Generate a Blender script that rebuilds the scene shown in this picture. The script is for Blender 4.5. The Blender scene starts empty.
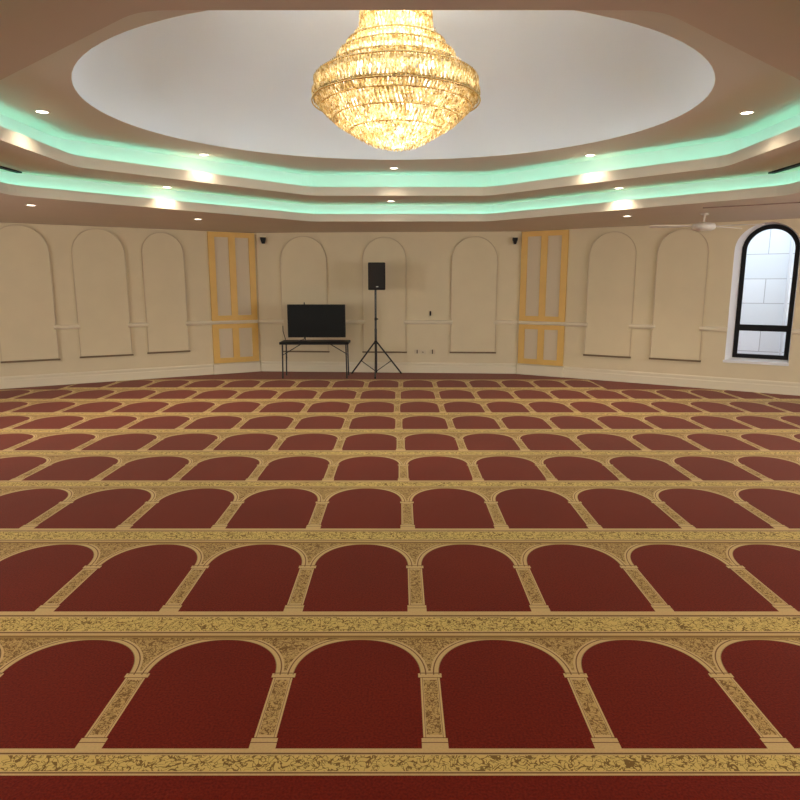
import bpy, bmesh, math, random
from mathutils import Vector, Matrix
random.seed(7)
PI = math.pi
S = bpy.context.scene
COL = S.collection

# ------------------------------------------------------------------ camera, world, exposure
CAM_H, FOC, PITCH = 1.65, 634.0, math.radians(10.28)
cd = bpy.data.cameras.new('camera'); cam = bpy.data.objects.new('camera', cd); COL.objects.link(cam)
cam.location = (0, 0, CAM_H); cam.rotation_euler = (PI/2 - PITCH, 0, 0)
cd.sensor_width = 36; cd.sensor_fit = 'HORIZONTAL'; cd.lens = 36*FOC/800; cd.clip_start = .05
S.camera = cam
W = bpy.data.worlds.new('sky'); S.world = W; W.use_nodes = True
bg = W.node_tree.nodes['Background']
bg.inputs[0].default_value = (.80, .89, 1, 1); bg.inputs[1].default_value = 2.3
S.view_settings.view_transform = 'Standard'; S.view_settings.look = 'None'
S.view_settings.gamma = 1; S.view_settings.use_curve_mapping = False
S.view_settings.exposure = 0.46
DOWN_W = 62.0      # watts of a ceiling downlight
CHAND_W = 78.0    # watts of the chandelier lamps in all
LED = 3.5          # strength of the green cove strips
def area_fill(name, loc, rot, sx, sy, watts, col=(.93, .96, 1)):
    ld = bpy.data.lights.new(name, 'AREA'); ld.shape = 'RECTANGLE'; ld.size = sx; ld.size_y = sy; ld.energy = watts; ld.color = col
    lo = bpy.data.objects.new(name, ld); COL.objects.link(lo); lo.location = loc; lo.rotation_euler = rot
    return lo
# unseen fill lamps added along the rear and side walls, which have no windows
for x in (-5.2, -1.8, 1.8, 5.2): area_fill('unseen_fill', (x, -3.16, 1.45), (PI/2, 0, PI), 1.6, 1.9, 62)
for y in (1.5, 5.0): area_fill('unseen_fill', (8.26, y, 1.45), (PI/2, 0, PI/2), 1.4, 1.9, 85)
for y in (1.5, 5.0): area_fill('unseen_fill', (-8.26, y, 1.45), (PI/2, 0, -PI/2), 1.4, 1.9, 70)

# ------------------------------------------------------------------ surveying helpers (photo point -> place in the room)
_c, _s = math.cos(PITCH), math.sin(PITCH)
def ray(x, y):
    r, u = x - 400, 400 - y
    return r, FOC*_c + u*_s, u*_c - FOC*_s
def onz(x, y, z=0.0):
    r = ray(x, y); t = (z - CAM_H)/r[2]
    return r[0]*t, r[1]*t
def onY(x, y, Y):
    r = ray(x, y); t = Y/r[1]
    return r[0]*t, CAM_H + r[2]*t

# ------------------------------------------------------------------ materials
class E:
    """tiny expression builder for math nodes"""
    def __init__(s, nt, k): s.nt, s.k = nt, k
    def _op(s, op, *a):
        n = s.nt.nodes.new('ShaderNodeMath'); n.operation = op
        for i, v in enumerate(a):
            if isinstance(v, E): s.nt.links.new(v.k, n.inputs[i])
            else: n.inputs[i].default_value = v
        return E(s.nt, n.outputs[0])
    def __add__(s, o): return s._op('ADD', s, o)
    def __sub__(s, o): return s._op('SUBTRACT', s, o)
    def __mul__(s, o): return s._op('MULTIPLY', s, o)
    def __truediv__(s, o): return s._op('DIVIDE', s, o)
    def __lt__(s, o): return s._op('LESS_THAN', s, o)
    def __gt__(s, o): return s._op('GREATER_THAN', s, o)
    def abs(s): return s._op('ABSOLUTE', s)
    def fract(s): return s._op('FRACT', s)
    def pow(s, p): return s._op('POWER', s, p)
    def max(s, o): return s._op('MAXIMUM', s, o)
    def min(s, o): return s._op('MINIMUM', s, o)
def between(x, a, b): return (x > a)*(x < b)

def mat(name, col, rough=.6, metal=0, spec=.5, noise=0, scale=20, bump=0, emit=None, es=0, **kw):
    m = bpy.data.materials.new(name); m.use_nodes = True
    nt = m.node_tree; b = nt.nodes['Principled BSDF']
    b.inputs['Base Color'].default_value = (*col, 1); b.inputs['Roughness'].default_value = rough
    b.inputs['Metallic'].default_value = metal; b.inputs['Specular IOR Level'].default_value = spec
    if emit: b.inputs['Emission Color'].default_value = (*emit, 1); b.inputs['Emission Strength'].default_value = es
    for k, v in kw.items(): b.inputs[k.replace('_', ' ')].default_value = v
    if noise or bump:
        tc = nt.nodes.new('ShaderNodeTexCoord'); n = nt.nodes.new('ShaderNodeTexNoise')
        n.inputs['Scale'].default_value = scale; n.inputs['Detail'].default_value = 4
        nt.links.new(tc.outputs['Object'], n.inputs['Vector'])
        if noise:
            r = nt.nodes.new('ShaderNodeValToRGB')
            r.color_ramp.elements[0].position = .3; r.color_ramp.elements[1].position = .7
            r.color_ramp.elements[0].color = (*[c*(1-noise) for c in col], 1)
            r.color_ramp.elements[1].color = (*[min(1, c*(1+noise)) for c in col], 1)
            nt.links.new(n.outputs[0], r.inputs[0]); nt.links.new(r.outputs[0], b.inputs['Base Color'])
        if bump:
            bp = nt.nodes.new('ShaderNodeBump'); bp.inputs['Strength'].default_value = bump; bp.inputs['Distance'].default_value = .004
            nt.links.new(n.outputs[0], bp.inputs['Height']); nt.links.new(bp.outputs[0], b.inputs['Normal'])
    return m

M = dict(
    wall=mat('wall_paint', (.71, .62, .435), .75, noise=.02, scale=3, bump=.05),
    cove=mat('cove_white_paint', (.78, .80, .80), .8),
    fascia=mat('fascia_paint', (.74, .70, .62), .7),
    bead=mat('panel_edge_paint', (.60, .50, .36), .6),
    flat_strip=mat('panel_shade_brown', (.20, .14, .08), .7),  # brown for the shade painted below the arched panels
    ceil_up=mat('upper_ceiling_paint', (.82, .80, .76), .8),
    ceil=mat('ceiling_paint', (.66, .59, .50), .8, noise=.015, scale=2),
    dome=mat('dome_paint', (.76, .86, .98), .85),
    trim=mat('trim_paint', (.78, .71, .55), .5),
    white=mat('white_reveal_paint', (.80, .82, .86), .5),
    gold=mat('gold_yellow_paint', (.76, .48, .12), .45, noise=.03, scale=6),
    inset=mat('panel_inset_paint', (.67, .58, .43), .6),
    black=mat('black_plastic', (.009, .009, .010), .5, spec=.2),
    bmetal=mat('black_powder_coated_metal', (.015, .014, .014), .35),
    screen=mat('screen_glass', (.004, .006, .009), .35, spec=.15),
    frame=mat('window_frame_black', (.007, .008, .011), .55, spec=.2),
    fan=mat('fan_white', (.78, .74, .68), .4),
    dark=mat('dark_slot', (.01, .01, .01), .8),
    brass=mat('polished_brass', (.88, .68, .34), .22, metal=1),
    lens=mat('downlight_lens', (.9, .9, .9), .4, emit=(1, .86, .66), es=7),
    dtrim=mat('downlight_trim_white', (.8, .77, .72), .4),
    led=mat('green_light_strip', (.1, .8, .6), .5, emit=(.33, 1.0, .76), es=LED),
    bulb=mat('chandelier_bulb', (1, .9, .7), .4, emit=(1, .92, .76), es=3.6),
    plate=mat('outlet_plate', (.66, .57, .42), .35),
    badge=mat('speaker_badge', (.5, .5, .5), .3, metal=1),
    rail=mat('track_brown', (.25, .17, .13), .5),
    ground=mat('outside_ground', (.4, .4, .4), .9),
)
# crystal: a clear warm glass bead seen as part translucent, part mirror
def crystal():
    m = bpy.data.materials.new('cut_crystal'); m.use_nodes = True; nt = m.node_tree; nt.nodes.clear()
    out = nt.nodes.new('ShaderNodeOutputMaterial')
    tc = nt.nodes.new('ShaderNodeTexCoord'); n = nt.nodes.new('ShaderNodeTexVoronoi'); n.inputs['Scale'].default_value = 42
    nt.links.new(tc.outputs['Object'], n.inputs['Vector'])
    sp = nt.nodes.new('ShaderNodeSeparateColor'); nt.links.new(n.outputs['Color'], sp.inputs[0])
    rp = nt.nodes.new('ShaderNodeValToRGB'); nt.links.new(sp.outputs[0], rp.inputs[0])
    e = rp.color_ramp.elements
    e[0].position = 0; e[0].color = (.36, .26, .10, 1); e[1].position = 1; e[1].color = (1, .98, .92, 1)
    k = e.new(.35); k.color = (.58, .46, .24, 1); k = e.new(.75); k.color = (.85, .78, .58, 1)
    tl = nt.nodes.new('ShaderNodeBsdfTranslucent'); nt.links.new(rp.outputs[0], tl.inputs[0])
    gl = nt.nodes.new('ShaderNodeBsdfGlossy'); gl.inputs[0].default_value = (1, .86, .56, 1); gl.inputs[1].default_value = .12
    tr = nt.nodes.new('ShaderNodeBsdfTransparent'); tr.inputs[0].default_value = (1, .96, .88, 1)
    a = nt.nodes.new('ShaderNodeMixShader'); a.inputs[0].default_value = .30
    b = nt.nodes.new('ShaderNodeMixShader'); b.inputs[0].default_value = .22
    nt.links.new(tl.outputs[0], a.inputs[1]); nt.links.new(gl.outputs[0], a.inputs[2])
    nt.links.new(a.outputs[0], b.inputs[1]); nt.links.new(tr.outputs[0], b.inputs[2])
    nt.links.new(b.outputs[0], out.inputs[0])
    return m
M['crystal'] = crystal()
def glass():
    m = bpy.data.materials.new('window_glass'); m.use_nodes = True; nt = m.node_tree; nt.nodes.clear()
    out = nt.nodes.new('ShaderNodeOutputMaterial')
    gl = nt.nodes.new('ShaderNodeBsdfGlossy'); gl.inputs[1].default_value = .02
    tr = nt.nodes.new('ShaderNodeBsdfTransparent'); tr.inputs[0].default_value = (.95, .97, .98, 1)
    a = nt.nodes.new('ShaderNodeMixShader'); a.inputs[0].default_value = .05
    nt.links.new(tr.outputs[0], a.inputs[1]); nt.links.new(gl.outputs[0], a.inputs[2]); nt.links.new(a.outputs[0], out.inputs[0])
    return m
M['glass'] = glass()
def blocks():
    m = mat('pale_block_cladding', (.8, .82, .85), .8); nt = m.node_tree; b = nt.nodes['Principled BSDF']
    tc = nt.nodes.new('ShaderNodeTexCoord'); mp = nt.nodes.new('ShaderNodeMapping'); br = nt.nodes.new('ShaderNodeTexBrick')
    mp.inputs['Rotation'].default_value = (PI/2, 0, 0)
    nt.links.new(tc.outputs['Object'], mp.inputs[0]); nt.links.new(mp.outputs[0], br.inputs[0])
    br.offset = 0.5; br.inputs['Scale'].default_value = 1
    br.inputs['Brick Width'].default_value = 1.1; br.inputs['Row Height'].default_value = .44; br.inputs['Mortar Size'].default_value = .006
    br.inputs['Color1'].default_value = (.80, .83, .87, 1); br.inputs['Color2'].default_value = (.72, .76, .80, 1)
    br.inputs['Mortar'].default_value = (.40, .41, .44, 1)
    nt.links.new(br.outputs[0], b.inputs['Base Color'])
    return m
M['blocks'] = blocks()

def carpet_material():
    m = bpy.data.materials.new('woven_prayer_carpet'); m.use_nodes = True
    nt = m.node_tree; bs = nt.nodes['Principled BSDF']; N = nt.nodes.new; L = nt.links.new
    uvn = N('ShaderNodeUVMap'); uvn.uv_map = 'carpet'; sp = N('ShaderNodeSeparateXYZ'); L(uvn.outputs[0], sp.inputs[0])
    U, V = E(nt, sp.outputs[0]), E(nt, sp.outputs[1])
    tc = N('ShaderNodeTexCoord')
    # v: -1 plain, 0-1 border band, 1-2 niche, 2-2.1 above the arch
    a = ((U + .5).fract() - .5).abs()
    def noise(scale, det=2, dist=0, name='Object'):
        n = N('ShaderNodeTexNoise'); n.inputs['Scale'].default_value = scale; n.inputs['Detail'].default_value = det
        n.inputs['Distortion'].default_value = dist; L(tc.outputs[name], n.inputs['Vector']); return E(nt, n.outputs[0])
    def vines(sc, w):
        n1 = noise(sc, 1.0, 1.2); n2 = noise(sc*1.7, 1, .6)
        l1 = (n1 - .5).abs() < w; l2 = (n2 - .47).abs() < w*.8
        return l1.max(l2)
    vine = vines(23, .028); vine2 = vines(32, .038)
    shaft = between(V, 1.0, 1.62)*(a > .066)
    foot = between(V, .98, 1.075)*(a < .077)
    cap = between(V, 1.59, 1.635)*(a < .080)
    ex = (a*-1 + .5)/.436; ey = (V - 1.62)/.38
    e = (ex.abs().pow(2.15) + ey.max(0).pow(2.15)).pow(1/2.15)
    arch = (V > 1.6199)*(V < 2.0001)*(e < 1)
    red = (shaft.max(arch))*(foot*-1 + 1)*(cap*-1 + 1)
    plain = V < -.5
    red = red.max(plain)
    # dark lines
    inN = between(V, 1.0, 2.2)
    arch_l = (V > 1.62)*between(e, 1.075, 1.095)
    arch_l = arch_l.max((V > 1.62)*between(e, .992, 1.012)*.6)
    pil_l = between(V, 1.08, 1.59)*between(a, .050, .0535)
    cap_l = (a < .080)*between(V, 1.632, 1.64).max(between(V, 1.588, 1.594)).max(between(V, 1.075, 1.081)).max(between(V, 1.04, 1.046))
    band_l = between(V, .775, .835).max(between(V, .07, .12))
    top_l = between(V, 2.05, 2.075)
    lines = arch_l.max(pil_l).max(cap_l*inN).max(band_l).max(top_l)
    # leafy fields
    band_f = between(V, .155, .74)
    pil_f = between(V, 1.10, 1.57)*(a < .045)
    sp_f = (V > 1.66)*(V < 2.04)*(e > 1.13)
    leaf = band_f*vine
    leaf2 = (pil_f.max(sp_f))*vine2
    # colours
    def mixc(f, c1, c2):
        n = N('ShaderNodeMix'); n.data_type = 'RGBA'
        if isinstance(f, E): L(f.k, n.inputs[0])
        else: n.inputs[0].default_value = f
        for i, c in ((6, c1), (7, c2)):
            if isinstance(c, tuple): n.inputs[i].default_value = (*c, 1)
            else: L(c, n.inputs[i])
        return n.outputs[2]
    pile = noise(110, 3); wear = noise(1.6, 3)
    gold_l, gold_m, gold_d, brown = (.68, .49, .23), (.57, .39, .15), (.44, .28, .08), (.14, .055, .018)
    g = mixc((pile - .35)*2, gold_l, tuple(c*.85 for c in gold_l))
    g = mixc(band_f, g, (.70, .53, .18))
    g = mixc(pil_f.max(sp_f), g, gold_m)
    g = mixc((V > 2.0)*.7, g, gold_d)
    g = mixc(leaf*.85, g, (.13, .06, .012))
    g = mixc(leaf2*.8, g, (.14, .06, .014))
    g = mixc(lines*.9, g, brown)
    r = mixc((wear - .25)*2, (.180, .0135, .0042), (.218, .0180, .0060))
    r = mixc((pile - .3)*2.2, mixc(.0, r, r), (.105, .0055, .002))
    c = mixc(red, g, r)
    L(c, bs.inputs['Base Color'])
    bs.inputs['Roughness'].default_value = .8; bs.inputs['Specular IOR Level'].default_value = .12
    bs.inputs['Sheen Weight'].default_value = .17; bs.inputs['Sheen Roughness'].default_value = .32
    bs.inputs['Sheen Tint'].default_value = (1, .80, .62, 1)
    bp = N('ShaderNodeBump'); bp.inputs['Strength'].default_value = .35; bp.inputs['Distance'].default_value = .004
    L(pile.k, bp.inputs['Height']); L(bp.outputs[0], bs.inputs['Normal'])
    return m
M['carpet'] = carpet_material()

# ------------------------------------------------------------------ building helpers
def link(name, bm, m, parent=None, mw=None, smooth=False):
    me = bpy.data.meshes.new(name); bmesh.ops.recalc_face_normals(bm, faces=bm.faces)
    for f in bm.faces: f.smooth = smooth
    bm.to_mesh(me); bm.free(); me.materials.append(m)
    o = bpy.data.objects.new(name, me); COL.objects.link(o)
    if parent: o.parent = parent
    if mw is not None: o.matrix_world = mw
    return o
def tag(o, label=None, cat=None, group=None, kind=None):
    for k, v in (('label', label), ('category', cat), ('group', group), ('kind', kind)):
        if v: o[k] = v
    return o
def thing(name, label, cat, mw=None, group=None):
    o = bpy.data.objects.new(name, None); COL.objects.link(o); o.empty_display_size = .1
    if mw is not None: o.matrix_world = mw
    return tag(o, label, cat, group)
def struct(name, bm, m, mw=None, smooth=False): return tag(link(name, bm, m, None, mw, smooth), kind='structure')
def box(bm, x0, x1, y0, y1, z0, z1, bev=0):
    r = bmesh.ops.create_cube(bm, size=1)
    bmesh.ops.scale(bm, vec=(x1-x0, y1-y0, z1-z0), verts=r['verts'])
    bmesh.ops.translate(bm, vec=((x0+x1)/2, (y0+y1)/2, (z0+z1)/2), verts=r['verts'])
    if bev:
        es = list({e for v in r['verts'] for e in v.link_edges})
        bmesh.ops.bevel(bm, geom=es, offset=bev, segments=2, affect='EDGES', profile=.5)
    return bm
def B(*a, bev=0): return box(bmesh.new(), *a, bev=bev)
def tube(bm, pts, r, n=10):
    pts = [Vector(p) for p in pts]; rings = []
    rr = r if isinstance(r, (list, tuple)) else [r]*len(pts)
    for i, p in enumerate(pts):
        d = (pts[min(i+1, len(pts)-1)] - pts[max(i-1, 0)]).normalized()
        q = d.to_track_quat('Z', 'Y')
        rings.append([bm.verts.new(p + q @ Vector((rr[i]*math.cos(2*PI*k/n), rr[i]*math.sin(2*PI*k/n), 0))) for k in range(n)])
    for A, C in zip(rings, rings[1:]):
        for k in range(n): bm.faces.new((A[k], A[(k+1) % n], C[(k+1) % n], C[k]))
    bm.faces.new(rings[0][::-1]); bm.faces.new(rings[-1])
    return bm
def T(pts, r, n=10): return tube(bmesh.new(), pts, r, n)
def lathe(bm, prof, n=48, cx=0, cy=0):
    rings = []
    for r, z in prof: rings.append([bm.verts.new((cx + r*math.cos(2*PI*k/n), cy + r*math.sin(2*PI*k/n), z)) for k in range(n)])
    for A, C in zip(rings, rings[1:]):
        for k in range(n): bm.faces.new((A[k], A[(k+1) % n], C[(k+1) % n], C[k]))
    return bm
def slab(bm, outline, y0, y1):
    """outline in (x,z); solid between depths y0 and y1"""
    A = [bm.verts.new((x, y0, z)) for x, z in outline]; C = [bm.verts.new((x, y1, z)) for x, z in outline]
    bm.faces.new(A); bm.faces.new(C[::-1]); n = len(A)
    for k in range(n): bm.faces.new((A[k], A[(k+1) % n], C[(k+1) % n], C[k]))
    return bm
def arch(x0, x1, z0, z1, rise=None, n=24, p=2.0):
    """closed outline of a round headed panel, counter-clockwise from lower left"""
    cx, rx = (x0+x1)/2, (x1-x0)/2; rise = rise or rx; zs = z1 - rise
    pts = [(x0, z0), (x1, z0)]
    for k in range(n+1):
        t = PI*k/n; pts.append((cx + rx*math.cos(t), zs + rise*math.sin(t)))
    return pts
def frame_on(a, b):
    """matrix whose x runs along the wall from a to b, z up and y into the room"""
    d = Vector((b[0]-a[0], b[1]-a[1], 0)).normalized(); n = Vector((-d.y, d.x, 0))
    if n.dot(Vector((0, 5, 0)) - Vector((a[0], a[1], 0))) < 0: n = -n
    m = Matrix.Identity(4)
    for i in range(3): m[i][0] = d[i]; m[i][1] = n[i]; m[i][2] = (0, 0, 1)[i]
    m[0][3], m[1][3] = a
    return m

# ------------------------------------------------------------------ room plan
HT = 2.61                                  # height of the lowest ceiling
A0, B0 = (-2.72, 12.25), (2.21, 11.90)     # corners of the far wall
DL = Vector((-3.73, -2.15)).normalized(); DR = Vector((3.86, -2.43)).normalized()
L1 = (A0[0]+DL.x*6.6, A0[1]+DL.y*6.6); R1 = (B0[0]+DR.x*7.3, B0[1]+DR.y*7.3)
BACK = -3.2
MF, ML, MR = frame_on(A0, B0), frame_on(A0, L1), frame_on(B0, R1)
FW = math.hypot(B0[0]-A0[0], B0[1]-A0[1])
struct('wall_back_left', B(0, 6.6, -.15, 0, 0, HT), M['wall'], ML)
struct('wall_far', B(0, FW, -.15, 0, 0, HT), M['wall'], MF)
struct('wall_left', B(L1[0]-.15, L1[0], BACK, L1[1], 0, HT), M['wall'])
struct('wall_right', B(R1[0], R1[0]+.15, BACK, R1[1], 0, HT), M['wall'])
struct('wall_behind', B(L1[0]-.15, R1[0]+.15, BACK-.15, BACK, 0, HT), M['wall'])

# right angled wall with its arched opening
WX0, WX1, WZ0, WZ1 = 3.49, 4.36, .475, 2.575
op = arch(WX0, WX1, WZ0, WZ1, .40, 28)
bm = bmesh.new()
def quad(*p): bm.faces.new([bm.verts.new((x, 0, z)) for x, z in p])
quad((0, 0), (WX0, 0), (WX0, HT), (0, HT)); quad((WX1, 0), (7.3, 0), (7.3, HT), (WX1, HT))
quad((WX0, 0), (WX1, 0), (WX1, WZ0), (WX0, WZ0))
head = op[2:]
for (xa, za), (xb, zb) in zip(head, head[1:]): quad((xa, za), (xb, zb), (xb, HT), (xa, HT))
struct('wall_back_right', bm, M['wall'], MR)

# carpeted floor -------------------------------------------------------------
rows = [  # band bottom, base line, arch crown, top; pillar positions along the base line
 (775.5, 748.5, 640, 635, {-2: 87, -1: 264, 0: 435, 1: 607, 2: 782}),
 (634.5, 611.5, 544.5, 541.5, {-3: 42, -2: 170, -1: 295, 0: 416, 1: 540, 2: 664, 3: 790}),
 (541, 528.5, 488.5, 487.2, {-3: 122, -2: 217, -1: 315, 0: 407, 1: 502, 2: 595, 3: 690}),
 (487, 480.6, 456.4, 455.3, {-5: 14, -4: 93, -3: 173, -2: 251, -1: 328, 0: 404, 1: 478, 2: 552.4, 3: 625, 4: 697, 5: 768}),
 (455, 450.4, 433.6, 432.7, {-6: 5, -5: 73, -4: 142, -3: 208, -2: 274, -1: 339.6, 0: 399.8, 1: 462.6, 2: 524, 3: 585, 4: 645, 5: 708, 6: 765}),
 (432.4, 429, 416, 415.3, {-7: 2, -6: 63, -5: 121, -4: 178, -3: 236, -2: 291, -1: 346, 0: 398.6, 1: 451, 2: 504, 3: 555, 4: 606, 5: 655, 6: 708, 7: 756}),
 (415.1, 412.4, 401.8, 401.2, {-7: 53, -6: 105, -5: 155, -4: 207, -3: 258, -2: 306, -1: 353.6, 0: 399.4, 1: 443, 2: 486, 3: 532, 4: 574, 5: 619, 6: 660, 7: 704, 8: 749, 9: 792}),
 (401, 398.8, 390, 389.4, {-8: 46, -7: 95, -6: 141, -5: 190, -4: 231, -3: 275, -2: 317, -1: 358, 0: 398.4, 1: 436.4, 2: 477, 3: 516, 4: 554, 5: 590, 6: 628, 7: 665, 8: 700, 9: 736, 10: 772}),
 (389.2, 387.4, 380.2, 379.4, {-6: 170, -5: 212, -4: 255, -3: 295, -2: 331, -1: 367.2, 0: 400, 1: 433, 2: 466.6, 3: 501, 4: 533, 5: 566, 6: 600}),
]
def polyfit2(pts):
    import numpy as np
    k = np.array([p[0] for p in pts], float); x = np.array([p[1] for p in pts], float)
    return np.polyfit(k, x, 2)
bm = bmesh.new(); uvl = bm.loops.layers.uv.new('carpet')
def fq(x0, x1, y0, y1, u0, u1, v0, v1):
    f = bm.faces.new([bm.verts.new((x, y, 0)) for x, y in ((x0, y0), (x1, y0), (x1, y1), (x0, y1))])
    for l, uv in zip(f.loops, ((u0, v0), (u1, v0), (u1, v1), (u0, v1))): l[uvl].uv = uv
XL, XR = L1[0], R1[0]
prev = BACK
for i, (bb, base, crown, top, cols) in enumerate(rows):
    Y = [onz(400, v)[1] for v in (bb, base, crown, top)]
    if prev < Y[0]:
        if i: Y[0] = prev
        else: fq(XL, XR, prev, Y[0], 0, 1, -1, -1)
    if i: Y[0] = prev
    pa, pb, pc = polyfit2([(k, onz(x, base)[0]) for k, x in cols.items()])
    pa = max(-.004, min(.004, pa))
    kmin, kmax = (-14, 14) if i < 8 else (-9, 6)
    X = {k: pa*k*k + pb*k + pc for k in range(kmin, kmax+1)}
    for k in range(kmin, kmax):
        for (y0, y1, v0, v1) in ((Y[0], Y[1], 0, 1), (Y[1], Y[2], 1, 2), (Y[2], Y[3], 2, 2.1)):
            fq(X[k], X[k+1], y0, y1, k, k+1, v0, v1)
    if i == 8:
        fq(XL, X[kmin], Y[0], Y[3], 0, 1, -1, -1); fq(X[kmax], XR, Y[0], Y[3], 0, 1, -1, -1)
    else:
        if X[kmin] > XL: fq(XL, X[kmin], Y[0], Y[3], 0, 1, -1, -1)
        if X[kmax] < XR: fq(X[kmax], XR, Y[0], Y[3], 0, 1, -1, -1)
    prev = Y[3]
fq(XL, XR, prev, 12.5, 0, 1, -1, -1)
for f in bm.faces: f.normal_update()
for s in (XL, XR):
    r = bmesh.ops.bisect_plane(bm, geom=bm.verts[:]+bm.edges[:]+bm.faces[:], plane_co=(s, 0, 0), plane_no=(1, 0, 0),
                               clear_outer=(s == XR), clear_inner=(s == XL))
floor = struct('floor', bm, M['carpet'])

# baseboards and chair rails --------------------------------------------------
def profile_run(name, mw, x0, x1, prof, m):
    b = bmesh.new()
    A = [b.verts.new((x0, y, z)) for y, z in prof]; C = [b.verts.new((x1, y, z)) for y, z in prof]
    b.faces.new(A); b.faces.new(C[::-1])
    for k in range(len(prof)): b.faces.new((A[k], A[(k+1) % len(prof)], C[(k+1) % len(prof)], C[k]))
    return struct(name, b, m, mw)
base_prof = [(0, 0), (.022, 0), (.022, .125), (.014, .135), (.014, .155), (.020, .165), (.016, .185), (.006, .195), (0, .197)]
profile_run('baseboard_far', MF, .02, FW-.02, base_prof, M['trim'])
profile_run('baseboard_left', ML, .90, 6.6, base_prof, M['trim'])
profile_run('baseboard_right', MR, .90, 7.3, base_prof, M['trim'])
rail_prof = [(0, .925), (.035, .928), (.052, .945), (.062, .965), (.056, .985), (.038, .998), (0, 1.0)]
rails = [(ML, .02, 1.36), (ML, 1.99, 2.33), (ML, 3.07, 3.465), (ML, 4.22, 4.9),
         (MF, .02, .50), (MF, 1.325, 2.06), (MF, 2.80, 3.72), (MF, 4.48, FW-.02),
         (MR, .02, 1.30), (MR, 2.0, 2.42), (MR, 3.09, WX0+.005), (MR, WX1-.005, 5.2)]
for i, (mw, x0, x1) in enumerate(rails): profile_run('trim_%d' % (i+1), mw, x0, x1, rail_prof, M['trim'])

# raised arched panels -----------------------------------------------------------
def arched(mw, x0, x1, z0, z1, label):
    b = slab(bmesh.new(), arch(x0, x1, z0, z1), 0, .034)
    es = [e for e in b.edges if all(abs(v.co.y - .034) < 1e-5 for v in e.verts)]
    bmesh.ops.bevel(b, geom=es, offset=.006, segments=1, affect='EDGES')
    o = thing('arched_panel', label, 'wall panel', mw)
    link('panel_face', b, M['wall'], o)
    ol = arch(x0, x1, z0, z1); run = [ol[0]] + ol[:1:-1] + [ol[1]] if False else [ol[1]] + ol[2:] + [ol[0]]
    pts = [(x, .034, z) for x, z in run]
    pts = [p for i, p in enumerate(pts) if not i or (Vector(p)-Vector(pts[i-1])).length > 1e-4]
    link('edge_bead', T(pts, .0065, 8), M['bead'], o)
    link('lower_shade_strip', B(x0-.02, x1+.02, 0, .040, z0-.028, z0-.001), M['flat_strip'], o)  # dark strip standing in for the shadow line under the raised panel
    tag(o, label, 'wall panel', 'blind arched panels on the walls')
arched(ML, 1.325, 2.02, .475, 2.55, 'blind arched wall panel on the left angled wall, nearest the gold panel')
arched(ML, 2.295, 3.10, .46, 2.57, 'blind arched wall panel on the left angled wall, middle of its three')
arched(ML, 3.43, 4.24, .445, 2.58, 'blind arched wall panel on the left angled wall, cut by the left photo edge')
arched(MF, .475, 1.35, .405, 2.54, 'blind arched wall panel on the far wall, behind the television')
arched(MF, 2.03, 2.84, .405, 2.52, 'blind arched wall panel on the far wall, behind the loudspeaker')
arched(MF, 3.69, 4.52, .41, 2.52, 'blind arched wall panel on the far wall, right of the wall sockets')
arched(MR, 1.268, 2.04, .445, 2.53, 'blind arched wall panel on the right angled wall, beside the gold panel')
arched(MR, 2.378, 3.13, .45, 2.53, 'blind arched wall panel on the right angled wall, between gold panel and window')

# gold panels ---------------------------------------------------------------------
def gold_panel(mw, label, mirror):
    t = thing('gold_panel', label, 'wall panel', mw, 'gold framed tall wall panels')
    x0, x1, z0, z1 = .025, .885, .205, 2.60
    wst = .115; mid = .12; xm = (x0+x1)/2
    holes = []
    for (za, zb) in ((.30, .85), (1.09, 2.51)):
        holes += [(x0+wst, xm-mid/2, za, zb), (xm+mid/2, x1-wst, za, zb)]
    b = bmesh.new()
    box(b, x0, x0+wst, .002, .040, z0, z1); box(b, x1-wst, x1, .002, .040, z0, z1); box(b, xm-mid/2, xm+mid/2, .002, .040, z0, z1)
    for xa, xb in ((x0+wst, xm-mid/2), (xm+mid/2, x1-wst)):
        for za, zb in ((z0, .30), (.85, 1.09), (2.51, z1)): box(b, xa, xb, .002, .040, za, zb)
    link('frame', b, M['gold'], t)
    for (xa, xb, za, zb) in holes:
        link('inset_panel', B(xa, xb, .002, .020, za, zb), M['inset'], t)
    link('plinth', B(x0-.02, x1+.02, .0, .050, 0, .185, bev=.006), M['trim'], t)
gold_panel(ML, 'tall gold-framed wall panel with four beige insets, left of the television', 0)
gold_panel(MR, 'tall gold-framed wall panel with four beige insets, on the right angled wall', 1)

# window ------------------------------------------------------------------------------
WF = arch(3.588, 4.35, .52, 2.55, .375, 28)
bm = bmesh.new()
A = [bm.verts.new((x, 0, z)) for x, z in op]; C = [bm.verts.new((x, -.10, z)) for x, z in WF]
for k in range(len(A)): bm.faces.new((A[k], A[(k+1) % len(A)], C[(k+1) % len(A)], C[k]))
box(bm, WX0-.02, WX1+.01, -.002, .03, WZ0-.035, WZ0+.004)
win = thing('window_1', 'arched black-framed window in a white reveal on the right angled wall', 'window', MR); win['kind'] = 'structure'
del win['category']
link('window_reveal', bm, M['white'], win)
def ring(outer, inner, y0, y1):
    b = bmesh.new(); n = len(outer)
    V_ = [[b.verts.new((x, y, z)) for x, z in o] for o, y in ((outer, y0), (outer, y1), (inner, y1), (inner, y0))]
    for j in range(4):
        P, Q = V_[j], V_[(j+1) % 4]
        for k in range(n): b.faces.new((P[k], P[(k+1) % n], Q[(k+1) % n], Q[k]))
    return b
b = ring(WF, arch(3.588+.062, 4.35-.062, .52+.06, 2.55-.065, .312, 28), -.15, -.085)
box(b, 3.63, 4.31, -.145, -.09, .945, 1.04)
link('window_frame', b, M['frame'], win)
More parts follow.
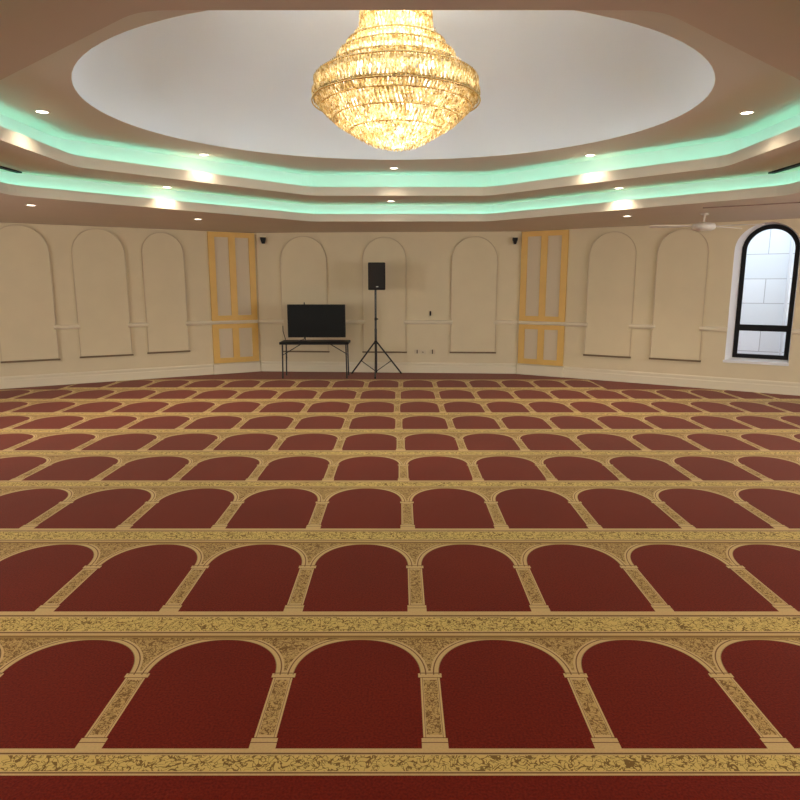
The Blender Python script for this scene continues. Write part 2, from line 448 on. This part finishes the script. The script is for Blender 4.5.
b = bmesh.new(); f = b.faces.new([b.verts.new((x, -.12, z)) for x, z in arch(3.60, 4.34, .53, 2.54, .365, 28)])
link('window_glass', b, M['glass'], win)
b = T([(3.99, -.4, .50), (3.985, -.4, 2.6)], .006, 6)
# the neighbouring building seen through it
mo = MR.copy()
ext = link('neighbouring_building', B(.8, 8.5, -2.6, -2.2, -1, 6.0), M['blocks'], None, mo)
tag(ext, 'pale block-clad building wall seen outside through the arched window', 'building')
dp = link('drainpipe', T([(4.20, -2.13, -1), (4.20, -2.13, 5.9)], .028, 8), mat('pale_grey_pipe', (.62, .64, .68), .5), None, mo)
tag(dp, 'thin pale vertical drainpipe on the block wall outside the window', 'pipe')
b = bmesh.new(); b.faces.new([b.verts.new(p) for p in ((-40, -40, -1), (40, -40, -1), (40, 40, -1), (-40, 40, -1))])
struct('ground', b, M['ground'])

# ------------------------------------------------------------------ stepped ceiling tray
Z1, Z2, Z3 = HT, CAM_H+1.22, CAM_H+1.53      # the three ceiling levels
F1T, F2T = CAM_H+1.073, CAM_H+1.337            # tops of the two fascias
k2 = 1.22/1.24
O1 = [(-1.35, 10.06), (1.35, 10.06), (4.20, 7.20), (4.20, 5.0), (1.35, 2.18), (-1.35, 2.18), (-4.22, 5.0), (-4.22, 7.20)]
O2 = [(x*k2, y*k2) for x, y in ((-1.25, 9.31), (1.25, 9.31), (3.47, 7.10), (3.47, 5.0), (1.20, 3.18), (-1.20, 3.18), (-3.47, 5.0), (-3.47, 7.10))]
def offset(poly, d):
    n = len(poly); out = []
    for i in range(n):
        p0, p1, p2 = Vector(poly[i-1]), Vector(poly[i]), Vector(poly[(i+1) % n])
        n1 = (p1-p0).normalized(); n1 = Vector((-n1.y, n1.x)); n2 = (p2-p1).normalized(); n2 = Vector((-n2.y, n2.x))
        m_ = (n1+n2).normalized(); out.append(tuple(p1 + m_*(d/m_.dot(n1))))
    return out
def fillet(poly, r, n=5):
    out = []
    for i in range(len(poly)):
        p0, p1, p2 = Vector(poly[i-1]), Vector(poly[i]), Vector(poly[(i+1) % len(poly)])
        a_, b_ = (p0-p1).normalized(), (p2-p1).normalized()
        A_, B_ = p1 + a_*r, p1 + b_*r
        for k in range(n+1):
            t = k/n; out.append(tuple(A_*(1-t)**2 + p1*2*t*(1-t) + B_*t*t))
    return out
def shape(poly, d, r=.14): return fillet(offset(poly, d), r)
def flat(name, outer, inner, z, m, up=0):
    b = bmesh.new(); es = []
    for loop in (outer, inner):
        vs = [b.verts.new((x, y, z)) for x, y in loop]
        es += [b.edges.new((vs[k], vs[(k+1) % len(vs)])) for k in range(len(vs))]
    bmesh.ops.triangle_fill(b, edges=es, use_beauty=True)
    return struct(name, b, m)
def band(b, loop, z0, z1):
    A = [b.verts.new((x, y, z0)) for x, y in loop]; C = [b.verts.new((x, y, z1)) for x, y in loop]
    for k in range(len(A)): b.faces.new((A[k], A[(k+1) % len(A)], C[(k+1) % len(A)], C[k]))
def flat_strip(b, l0, l1, z):
    A = [b.verts.new((x, y, z)) for x, y in l0]; C = [b.verts.new((x, y, z)) for x, y in l1]
    for k in range(len(A)): b.faces.new((A[k], A[(k+1) % len(A)], C[(k+1) % len(A)], C[k]))
sg = 1  # offset sign: loops run clockwise, so positive is outward
room = [(L1[0]-.1, BACK-.1), (R1[0]+.1, BACK-.1), (R1[0]+.1, R1[1]+.1), (B0[0]+.05, B0[1]+.1), (A0[0]-.05, A0[1]+.1), (L1[0]-.1, L1[1]+.1)]
C1, C2 = .13, .22
flat('ceiling_lower', room, shape(O1, 0), Z1, M['ceil'])
flat('ceiling_middle', shape(O1, C1), shape(O2, 0), Z2, M['ceil'])
ELL = (-.05, 6.01, 2.63, 2.27)
ell = [(ELL[0] + ELL[2]*math.cos(2*PI*k/96), ELL[1] + ELL[3]*math.sin(2*PI*k/96)) for k in range(96)]
flat('ceiling_upper', shape(O2, C2), ell, Z3, M['ceil_up'])
for nm, O, zb, zt, zc, cw in (('trim_13', O1, Z1, F1T, Z2, C1), ('trim_14', O2, Z2, F2T, Z3, C2)):
    b = bmesh.new()
    band(b, shape(O, 0), zb, zt); flat_strip(b, shape(O, 0), shape(O, .025), zt); band(b, shape(O, .025), zb+.012, zt)
    flat_strip(b, shape(O, .025), shape(O, cw), zb+.012)
    struct(nm, b, M['fascia'])
    b = bmesh.new(); band(b, shape(O, cw), zb+.012, zc); struct('cove_wall', b, M['cove'])
# green light strips lying in the coves
for O, zb, cw, lab in ((O1, Z1, C1, 'green light strip in the lower ceiling cove'), (O2, Z2, C2, 'green light strip in the upper ceiling cove')):
    b = bmesh.new(); l0, l1 = shape(O, .035), shape(O, .060)
    flat_strip(b, l0, l1, zb+.045); band(b, l1, zb+.015, zb+.045); band(b, l0, zb+.015, zb+.045)
    tag(link('light_strip', b, M['led']), lab, 'light strip', 'green cove light strips')
# dome
b = bmesh.new(); n, mring = 96, 22
rings = []
for j in range(mring):
    t = (PI/2)*j/mring; r, z = math.cos(t), math.sin(t)
    rings.append([b.verts.new((ELL[0]+ELL[2]*r*math.cos(2*PI*k/n), ELL[1]+ELL[3]*r*math.sin(2*PI*k/n), Z3+1.45*z)) for k in range(n)])
topv = b.verts.new((ELL[0], ELL[1], Z3+1.45))
for P, Q in zip(rings, rings[1:]):
    for k in range(n): b.faces.new((P[k], P[(k+1) % n], Q[(k+1) % n], Q[k]))
for k in range(n): b.faces.new((rings[-1][k], rings[-1][(k+1) % n], topv))
struct('ceiling_dome', b, M['dome'], None, True)

# ------------------------------------------------------------------ downlights
def downlight(x, y, z, label, watts=DOWN_W, lens=True):
    t = thing('downlight', label, 'light', Matrix.Translation((x, y, z)), 'round recessed ceiling downlights')
    b = lathe(bmesh.new(), [(.048, -.001), (.050, -.006), (.066, -.006), (.070, -.001)], 28)
    link('trim_ring', b, M['dtrim'], t, smooth=True)
    b = bmesh.new(); bmesh.ops.create_circle(b, cap_ends=True, segments=28, radius=.049)
    for v in b.verts: v.co.z = -.003
    link('lens', b, M['lens'], t)
    ld = bpy.data.lights.new('downlight_lamp', 'SPOT'); ld.energy = watts if z < 2.7 else watts*.30; ld.color = (1, .80, .56)
    ld.spot_size = math.radians(118 if z < 2.7 else 128); ld.spot_blend = 1; ld.shadow_soft_size = .04
    lo = bpy.data.objects.new('downlight_lamp', ld); COL.objects.link(lo); lo.parent = t; lo.location = (0, 0, -.02)
P = lambda x, y, z: (*onz(x, y, z), z)
downlight(*P(31, 205, Z1), 'round downlight in the lowest ceiling level at far left')
downlight(*P(198, 219, Z1), 'round downlight in the lowest ceiling level above left gold panel')
downlight(*P(627, 216, Z1), 'round downlight in the lowest ceiling level right of right gold panel')
downlight(*P(167, 187, Z2), 'round downlight in the middle ceiling level at left')
downlight(*P(391, 201.0, Z2), 'round downlight in the middle ceiling level below the chandelier')
downlight(*P(619, 188, Z2), 'round downlight in the middle ceiling level at right')
downlight(*P(42, 111.5, Z3), 'round downlight in the upper ceiling ring, leftmost in view')
downlight(*P(204, 154.5, Z3), 'round downlight in the upper ceiling ring, left of the chandelier')
downlight(*P(394, 168, Z3), 'round downlight in the upper ceiling ring, directly below the chandelier')
downlight(*P(590, 155, Z3), 'round downlight in the upper ceiling ring, right of the chandelier')
downlight(*P(747, 112.5, Z3), 'round downlight in the upper ceiling ring, rightmost in view')
for x, y, z, lab in ((-3.2, 1.6, Z1, 'ahead of the camera at left'), (3.2, 1.6, Z1, 'ahead of the camera at right'),
                     (-5.6, 5.5, Z1, 'over the left side'), (5.6, 5.5, Z1, 'over the right side'),
                     (-3.0, -1.2, Z1, 'behind the camera at left'), (3.0, -1.2, Z1, 'behind the camera at right')):
    downlight(x, y, z, 'added unseen round downlight in the lowest ceiling level ' + lab)  # extra downlights out of view, added to brighten the room

# ------------------------------------------------------------------ chandelier
CY = 5.97
def cz(y, r=0): return onY(400, y, CY)[1]
prof_px = [(8, 35), (22, 36), (28, 34), (43, 42), (52, 50), (58, 57), (72, 63), (77, 75), (86, 83.5), (103, 81), (110, 75), (123, 61), (133, 45), (142, 30), (149, 8)]
depth = CY*_c
def rad(px, z): return px*(CY*_c - (z-CAM_H)*_s)/FOC
cx0 = onY(396, 80, CY)[0]
ch = thing('chandelier', 'large tiered gold crystal chandelier hanging from the pale dome', 'chandelier', Matrix.Translation((cx0, CY, 0)))
def prof_at(y):
    for (ya, ra), (yb, rb) in zip(prof_px, prof_px[1:]):
        if ya <= y <= yb: return ra + (rb-ra)*(y-ya)/(yb-ya)
    return prof_px[-1][1] if y > 149 else prof_px[0][1]
def near_z(y, px):
    # the rings below the widest tier are read along their lower rim
    z = cz(y); return z
def bead(b, x, y, z, w, h, ang, tilt=0):
    """elongated eight-sided drop"""
    ca, sa = math.cos(ang), math.sin(ang)
    def p(t, rr, zz):
        lx, ly = rr*math.cos(t), rr*math.sin(t)*.6
        return b.verts.new((x + lx*-sa + (ly + tilt*zz)*ca, y + lx*ca + (ly + tilt*zz)*sa, z + zz))
    top, bot = p(0, 0, h/2), p(0, 0, -h/2)
    mid = [p(2*PI*k/4 + PI/4, w/2, h*.15) for k in range(4)]
    for k in range(4):
        b.faces.new((top, mid[k], mid[(k+1) % 4])); b.faces.new((bot, mid[(k+1) % 4], mid[k]))
def ring_torus(b, R, z, r=.006, n=72, k=6):
    V_ = [[b.verts.new(((R + r*math.cos(2*PI*j/k))*math.cos(2*PI*i/n), (R + r*math.cos(2*PI*j/k))*math.sin(2*PI*i/n), z + r*math.sin(2*PI*j/k))) for j in range(k)] for i in range(n)]
    for i in range(n):
        for j in range(k): b.faces.new((V_[i][j], V_[(i+1) % n][j], V_[(i+1) % n][(j+1) % k], V_[i][(j+1) % k]))
# hanging tiers of long prisms: (top y, bottom y, radius px)
tiers = [(3, 24, 36, 36), (23, 46, 33, 42), (45, 60, 49, 51), (56, 75, 57, 62), (70, 84, 66, 74), (80, 104, 80, 83.5)]
for (ya, yb, ra, rb) in tiers:
    z0, z1 = cz(yb), cz(ya); Ra, Rb = rad(ra, z1), rad(rb, z0)
    b = bmesh.new(); n_ = int(2*PI*Rb/.036)
    for i in range(n_):
        for lay in (0, 1):
            an = 2*PI*(i + .5*lay)/n_; rr = (Ra+Rb)/2 - lay*.03
            zz = z0 + (z1-z0)*(.5 if not lay else .56)
            for q in range(2):
                hz = (z1-z0)*.56
                za = z0 + (z1-z0)*(.74 if q else .27); R_ = Rb + (Ra-Rb)*(.74 if q else .27) - lay*.03
                bead(b, R_*math.cos(an), R_*math.sin(an), za, .031, hz*random.uniform(.9, 1.05), an + random.uniform(-.35, .35), -(Ra-Rb)/(z0-z1+1e-6)*-1*.8)
    tag(link('crystal_tier', b, M['crystal'], ch), kind='stuff')
    b = bmesh.new(); ring_torus(b, Ra, z1, .009); ring_torus(b, Rb, z0+.01, .007)
    link('tier_ring', b, M['brass'], ch, smooth=True)
# the lower bowl woven of beads
ys = [100 + i*3.6 for i in range(14)]
zb_top = cz(100); R0 = rad(82, zb_top)
# bowl bottom: bottom of the silhouette
zbot = cz(148.5)
b = bmesh.new(); br = bmesh.new(); NB = 17
for j in range(NB):
    yy = 100 + 46*j/(NB-1); z = cz(yy); R_ = rad(max(5, prof_at(yy)), z) - .012
    n_ = max(6, int(2*PI*R_/.034))
    for i in range(n_):
        for lay in (0, 1):
            an = 2*PI*(i + .5*(j % 2) + .25*lay)/n_
            bead(b, (R_-.03*lay)*math.cos(an), (R_-.03*lay)*math.sin(an), z + random.uniform(-.004, .004), .032, .056, an + random.uniform(-.5, .5), .5)
    if j in (0, 3, 7, 11): ring_torus(br, R_+.004, z, .006)
tag(link('crystal_bowl', b, M['crystal'], ch), kind='stuff')
link('bowl_ring', br, M['brass'], ch, smooth=True)
# lamps inside
bulbs = []
for (y, px, n_) in ((16, 20, 6), (38, 24, 8), (60, 38, 12), (90, 62, 18), (90, 34, 10), (112, 50, 14), (124, 28, 8)):
    z = cz(y); R_ = rad(px, z)
    for i in range(n_):
        an = 2*PI*i/n_ + y; b = bmesh.new()
        bmesh.ops.create_uvsphere(b, u_segments=10, v_segments=7, radius=.028)
        for v in b.verts: v.co = Vector((v.co.x + R_*math.cos(an), v.co.y + R_*math.sin(an), v.co.z*1.5 + z))
        link('bulb', b, M['bulb'], ch, smooth=True)
b = T([(0, 0, cz(130)), (0, 0, cz(3)), (0, 0, Z3+1.40)], [.02, .03, .012], 12)
lathe(b, [(.0, Z3+1.44), (.14, Z3+1.43), (.13, Z3+1.38), (.02, Z3+1.33)], 24)
link('stem', b, M['brass'], ch, smooth=True)
for z, e_ in ((cz(20), .25), (cz(62), .3), (cz(95), .45)):
    ld = bpy.data.lights.new('chandelier_lamp', 'POINT'); ld.energy = CHAND_W*e_; ld.color = (1, .93, .82); ld.shadow_soft_size = .22
    lo = bpy.data.objects.new('chandelier_lamp', ld); COL.objects.link(lo); lo.parent = ch; lo.location = (0, 0, z)

# ------------------------------------------------------------------ folding table, television, cable
TY = 11.45
def px2(x, y, Y=TY): return onY(x, y, Y)
xl, zt = px2(281.5, 342.5); xr, _ = px2(349.5, 342.5); ztop = .655
tb = thing('folding_table', 'black folding table under the television against the far wall', 'table', Matrix.Translation(((xl+xr)/2, TY, 0)))
hw = (xr-xl)/2
link('tabletop', B(-hw, hw, -.24, .24, ztop-.045, ztop, bev=.008), M['black'], tb)
for sx in (-1, 1):
    xe = sx*(hw-.035); xi = sx*(hw-.05)
    for yy in (-.19, .19):
        link('leg', T([(xi, yy, ztop-.05), (sx*(hw-.04), yy, .012), (sx*(hw-.04), yy, 0)], .013), M['bmetal'], tb)
    b = T([(xi, -.19, .42), (xi, .19, .42)], .009, 8)
    link('crossbar', b, M['bmetal'], tb)
    link('brace', T([(xi, 0, .42), (sx*(hw-.36), 0, ztop-.05)], .008, 8), M['bmetal'], tb)
tv = thing('television', 'black flat screen television on the folding table', 'television')
x0, z0 = px2(288, 337.5, 11.42); x1, z1 = px2(345, 304.5, 11.42)
tv.location = ((x0+x1)/2, 11.42, ztop); hw2 = (x1-x0)/2; z0 -= ztop; z1 -= ztop
link('casing', B(-hw2, hw2, 0, .06, z0, z1, bev=.006), M['black'], tv)
link('screen', B(-hw2+.018, hw2-.018, -.003, .004, z0+.028, z1-.018), M['screen'], tv)
b = T([(-.22, .075, .004), (-.22, .075, z1+.035)], .011, 8); box(b, -.33, -.12, -.06, .16, 0, .012, bev=.003)
box(b, -.235, -.205, .04, .075, z0+.1, z1-.1)
link('stand', b, M['bmetal'], tv)
b = T([(-.30, -.04, .012), (-.24, -.02, .03), (-.222, .0, .055), (-.222, .03, z0+.03)], .006, 6)
link('cable', b, M['black'], tv)
c0 = px2(282.6, 326, 12.1); c1 = px2(283.2, 342, 11.7)
pts = [(c0[0], 12.13, c0[1]), (c0[0]+.01, 12.08, c0[1]-.1), (c1[0], 12.0, .60), (c1[0]+.01, 11.98, .3), (c1[0], 11.98, .02)]
cb = link('power_cable', T(pts, .007, 6), M['black'])
tag(cb, 'thin black power cable hanging from the chair rail behind the table', 'cable')

# ------------------------------------------------------------------ loudspeaker and stand
SY = 11.58; sx_, _ = onY(375.8, 340, SY)
st = thing('speaker_stand', 'black tripod speaker stand beside the folding table', 'stand', Matrix.Translation((sx_, SY, 0)))
ztop_p = onY(375, 288, SY)[1]; zc = onY(375, 342.5, SY)[1]
link('pole', T([(0, 0, .06), (0, 0, zc+.25)], .023, 14), M['bmetal'], st)
link('upper_pole', T([(0, 0, zc+.2), (0, 0, onY(385.5, 290, SY-.1)[1]+.001)], .019, 14), M['bmetal'], st)
b = T([(0, 0, zc-.03), (0, 0, zc+.03)], .030, 16); link('collar', b, M['black'], st)
b = T([(0, 0, .075), (0, 0, .11)], .026, 16); link('lower_collar', b, M['black'], st)
zk = onY(375, 319, SY)[1]
b = T([(0, 0, zk-.025), (0, 0, zk+.025)], .023, 14); tube(b, [(.02, -.005, zk), (.045, -.01, zk)], .011, 8)
link('knob', b, M['black'], st)
for a_ in (-90, 30, 150):
    c_, s_ = math.cos(math.radians(a_)), math.sin(math.radians(a_)); R_ = .54 if a_ != -90 else .42
    top_ = Vector((.028*c_, .028*s_, zc)); ft = Vector((R_*c_, R_*s_, .012))
    lg = link('leg', T([top_, ft], .014, 10), M['bmetal'], st)
    link('rubber_foot', T([ft - (ft-top_).normalized()*.03, ft], .015, 10), M['black'], lg)
    md = top_.lerp(ft, .58)
    link('brace', T([(.02*c_, .02*s_, .095), md], .008, 8), M['bmetal'], st)
x0, z1 = onY(368, 262.5, SY-.1); x1, z0 = onY(385.5, 290, SY-.1)
sp = thing('loudspeaker', 'black loudspeaker on top of the tripod stand', 'speaker', Matrix.Translation(((x0+x1)/2, SY-.02, z0)))
hw3 = (x1-x0)/2; hh = z1-z0
b = bmesh.new()
ol = [(-hw3, -.13), (hw3, -.13), (hw3*.72, .15), (-hw3*.72, .15)]
A = [b.verts.new((x, y, 0)) for x, y in ol]; C = [b.verts.new((x, y, hh)) for x, y in ol]
b.faces.new(A[::-1]); b.faces.new(C)
for k in range(4): b.faces.new((A[k], A[(k+1) % 4], C[(k+1) % 4], C[k]))
bmesh.ops.bevel(b, geom=b.edges[:], offset=.008, segments=2, affect='EDGES')
link('cabinet', b, M['black'], sp)
link('grille', B(-hw3+.014, hw3-.014, -.140, -.130, .03, hh-.015, bev=.003), mat('speaker_grille', (.014, .012, .012), .7, noise=.4, scale=120), sp)
link('badge', B(-.012, .028, -.146, -.140, .05, .066, bev=.002), M['badge'], sp)

# ------------------------------------------------------------------ small things on the walls
def wall_speaker(mw, x, z, label):
    t = thing('wall_camera', label, 'camera', mw @ Matrix.Translation((x, 0, z)), 'small dark cameras high on the far wall')
    link('mount', B(-.02, .02, 0, .03, .0, .05), M['dtrim'], t)
    b = bmesh.new()
    ps = [(-.045, .05), (.045, .05), (.045, .015), (.018, -.065), (-.018, -.065), (-.045, .015)]
    slab(b, ps, .03, .10)
    link('housing', b, M['black'], t)
wall_speaker(MF, .17, 2.475, 'small dark camera high in the left corner of the far wall')
wall_speaker(MF, FW-.115, 2.445, 'small dark camera high in the right corner of the far wall')
def outlet(x, z, label, slots):
    t = thing('wall_socket', label, 'socket', MF @ Matrix.Translation((x, 0, z)), 'sockets low on the far wall')
    link('plate', B(-.055, .055, 0, .008, -.04, .04, bev=.003), M['plate'], t)
    for (sx, w, h) in slots: link('plug', B(sx-w, sx+w, .006, .03, -h, h), mat('dark_plug', (.06, .035, .02), .5), t)
outlet(3.055, .405, 'pale wall socket with a dark plug, leftmost of the low three', [(.0, .008, .034)])
outlet(3.175, .395, 'pale wall socket with a tiny dark point, middle of the low three', [(-.01, .008, .010)])
outlet(3.345, .405, 'pale wall socket with a dark plug, rightmost of the low three', [(.0, .010, .040)])
t = thing('wall_bracket', 'small dark bracket on the far wall just above the chair rail', 'bracket', MF @ Matrix.Translation((3.30, 0, 1.125)))
link('plate', B(-.03, .03, 0, .006, -.06, .055, bev=.002), M['wall'], t)
link('hook', B(-.013, .013, .004, .035, -.042, .042, bev=.004), M['dark'], t)

# ------------------------------------------------------------------ ceiling fan
fx, fy = 4.15, 8.95
hz = CAM_H + .785
fan = thing('ceiling_fan', 'white three-blade ceiling fan below the lowest ceiling near the window', 'fan', Matrix.Translation((fx, fy, hz)))
link('hub', lathe(bmesh.new(), [(.0, -.055), (.10, -.055), (.145, -.035), (.155, .0), (.14, .035), (.06, .055), (.0, .056)], 36), M['fan'], fan, smooth=True)
link('downrod', lathe(bmesh.new(), [(.012, .05), (.012, HT-hz-.03), (.05, HT-hz-.02), (.052, HT-hz), (0, HT-hz)], 24), M['ceil'], fan, smooth=True)
for a_ in (172, 330, 20):
    b = bmesh.new(); n_ = 14; rows_ = []
    for i in range(n_):
        t_ = i/(n_-1); r_ = .13 + .60*t_; w_ = .022 + .050*math.sin(min(1, t_*1.5)*PI/2)*(1 if t_ < .9 else math.sqrt(max(.05, 1-((t_-.9)/.1)**2)))
        q = math.radians(a_) + .10*t_*t_
        d_ = Vector((math.cos(q), math.sin(q), 0)); n2 = Vector((-math.sin(q), math.cos(q), 0))
        pt = math.radians(8)
        row = []
        for (u_, v_) in ((-1, -1), (1, -1), (1, 1), (-1, 1)):
            o_ = n2*(u_*w_*math.cos(pt)) + Vector((0, 0, u_*w_*math.sin(pt) + v_*.004))
            row.append(b.verts.new(d_*r_ + o_ + Vector((0, 0, .005))))
        rows_.append(row)
    for P_, Q_ in zip(rows_, rows_[1:]):
        for k in range(4): b.faces.new((P_[k], P_[(k+1) % 4], Q_[(k+1) % 4], Q_[k]))
    b.faces.new(rows_[0]); b.faces.new(rows_[-1][::-1])
    link('blade', b, M['fan'], fan)

# ------------------------------------------------------------------ slots in the ceiling
def bar(name, p, q, z, w, h, m, label, cat, group=None):
    b = bmesh.new(); d = Vector((q[0]-p[0], q[1]-p[1], 0)); L_ = d.length; d.normalize(); n_ = Vector((-d.y, d.x, 0))
    box(b, 0, L_, -w/2, w/2, -h, 0)
    m_ = Matrix(((d.x, n_.x, 0, p[0]), (d.y, n_.y, 0, p[1]), (0, 0, 1, z), (0, 0, 0, 1)))
    return tag(link(name, b, m, None, m_), label, cat, group)
bar('slot_vent', (-4.17, 7.28), (-4.25, 5.4), Z2, .06, .015, M['dark'], 'black slot vent in the middle ceiling level at the left edge', 'vent', 'black slot vents')
bar('slot_vent', (4.09, 7.32), (4.09, 5.4), Z2, .07, .015, M['dark'], 'black slot vent in the middle ceiling level at the right edge', 'vent', 'black slot vents')
p, q = onz(703, 207.5, Z1), onz(806, 201.5, Z1)
bar('ceiling_track', p, q, Z1, .02, .012, M['rail'], 'thin brown track on the lowest ceiling above the window', 'track')
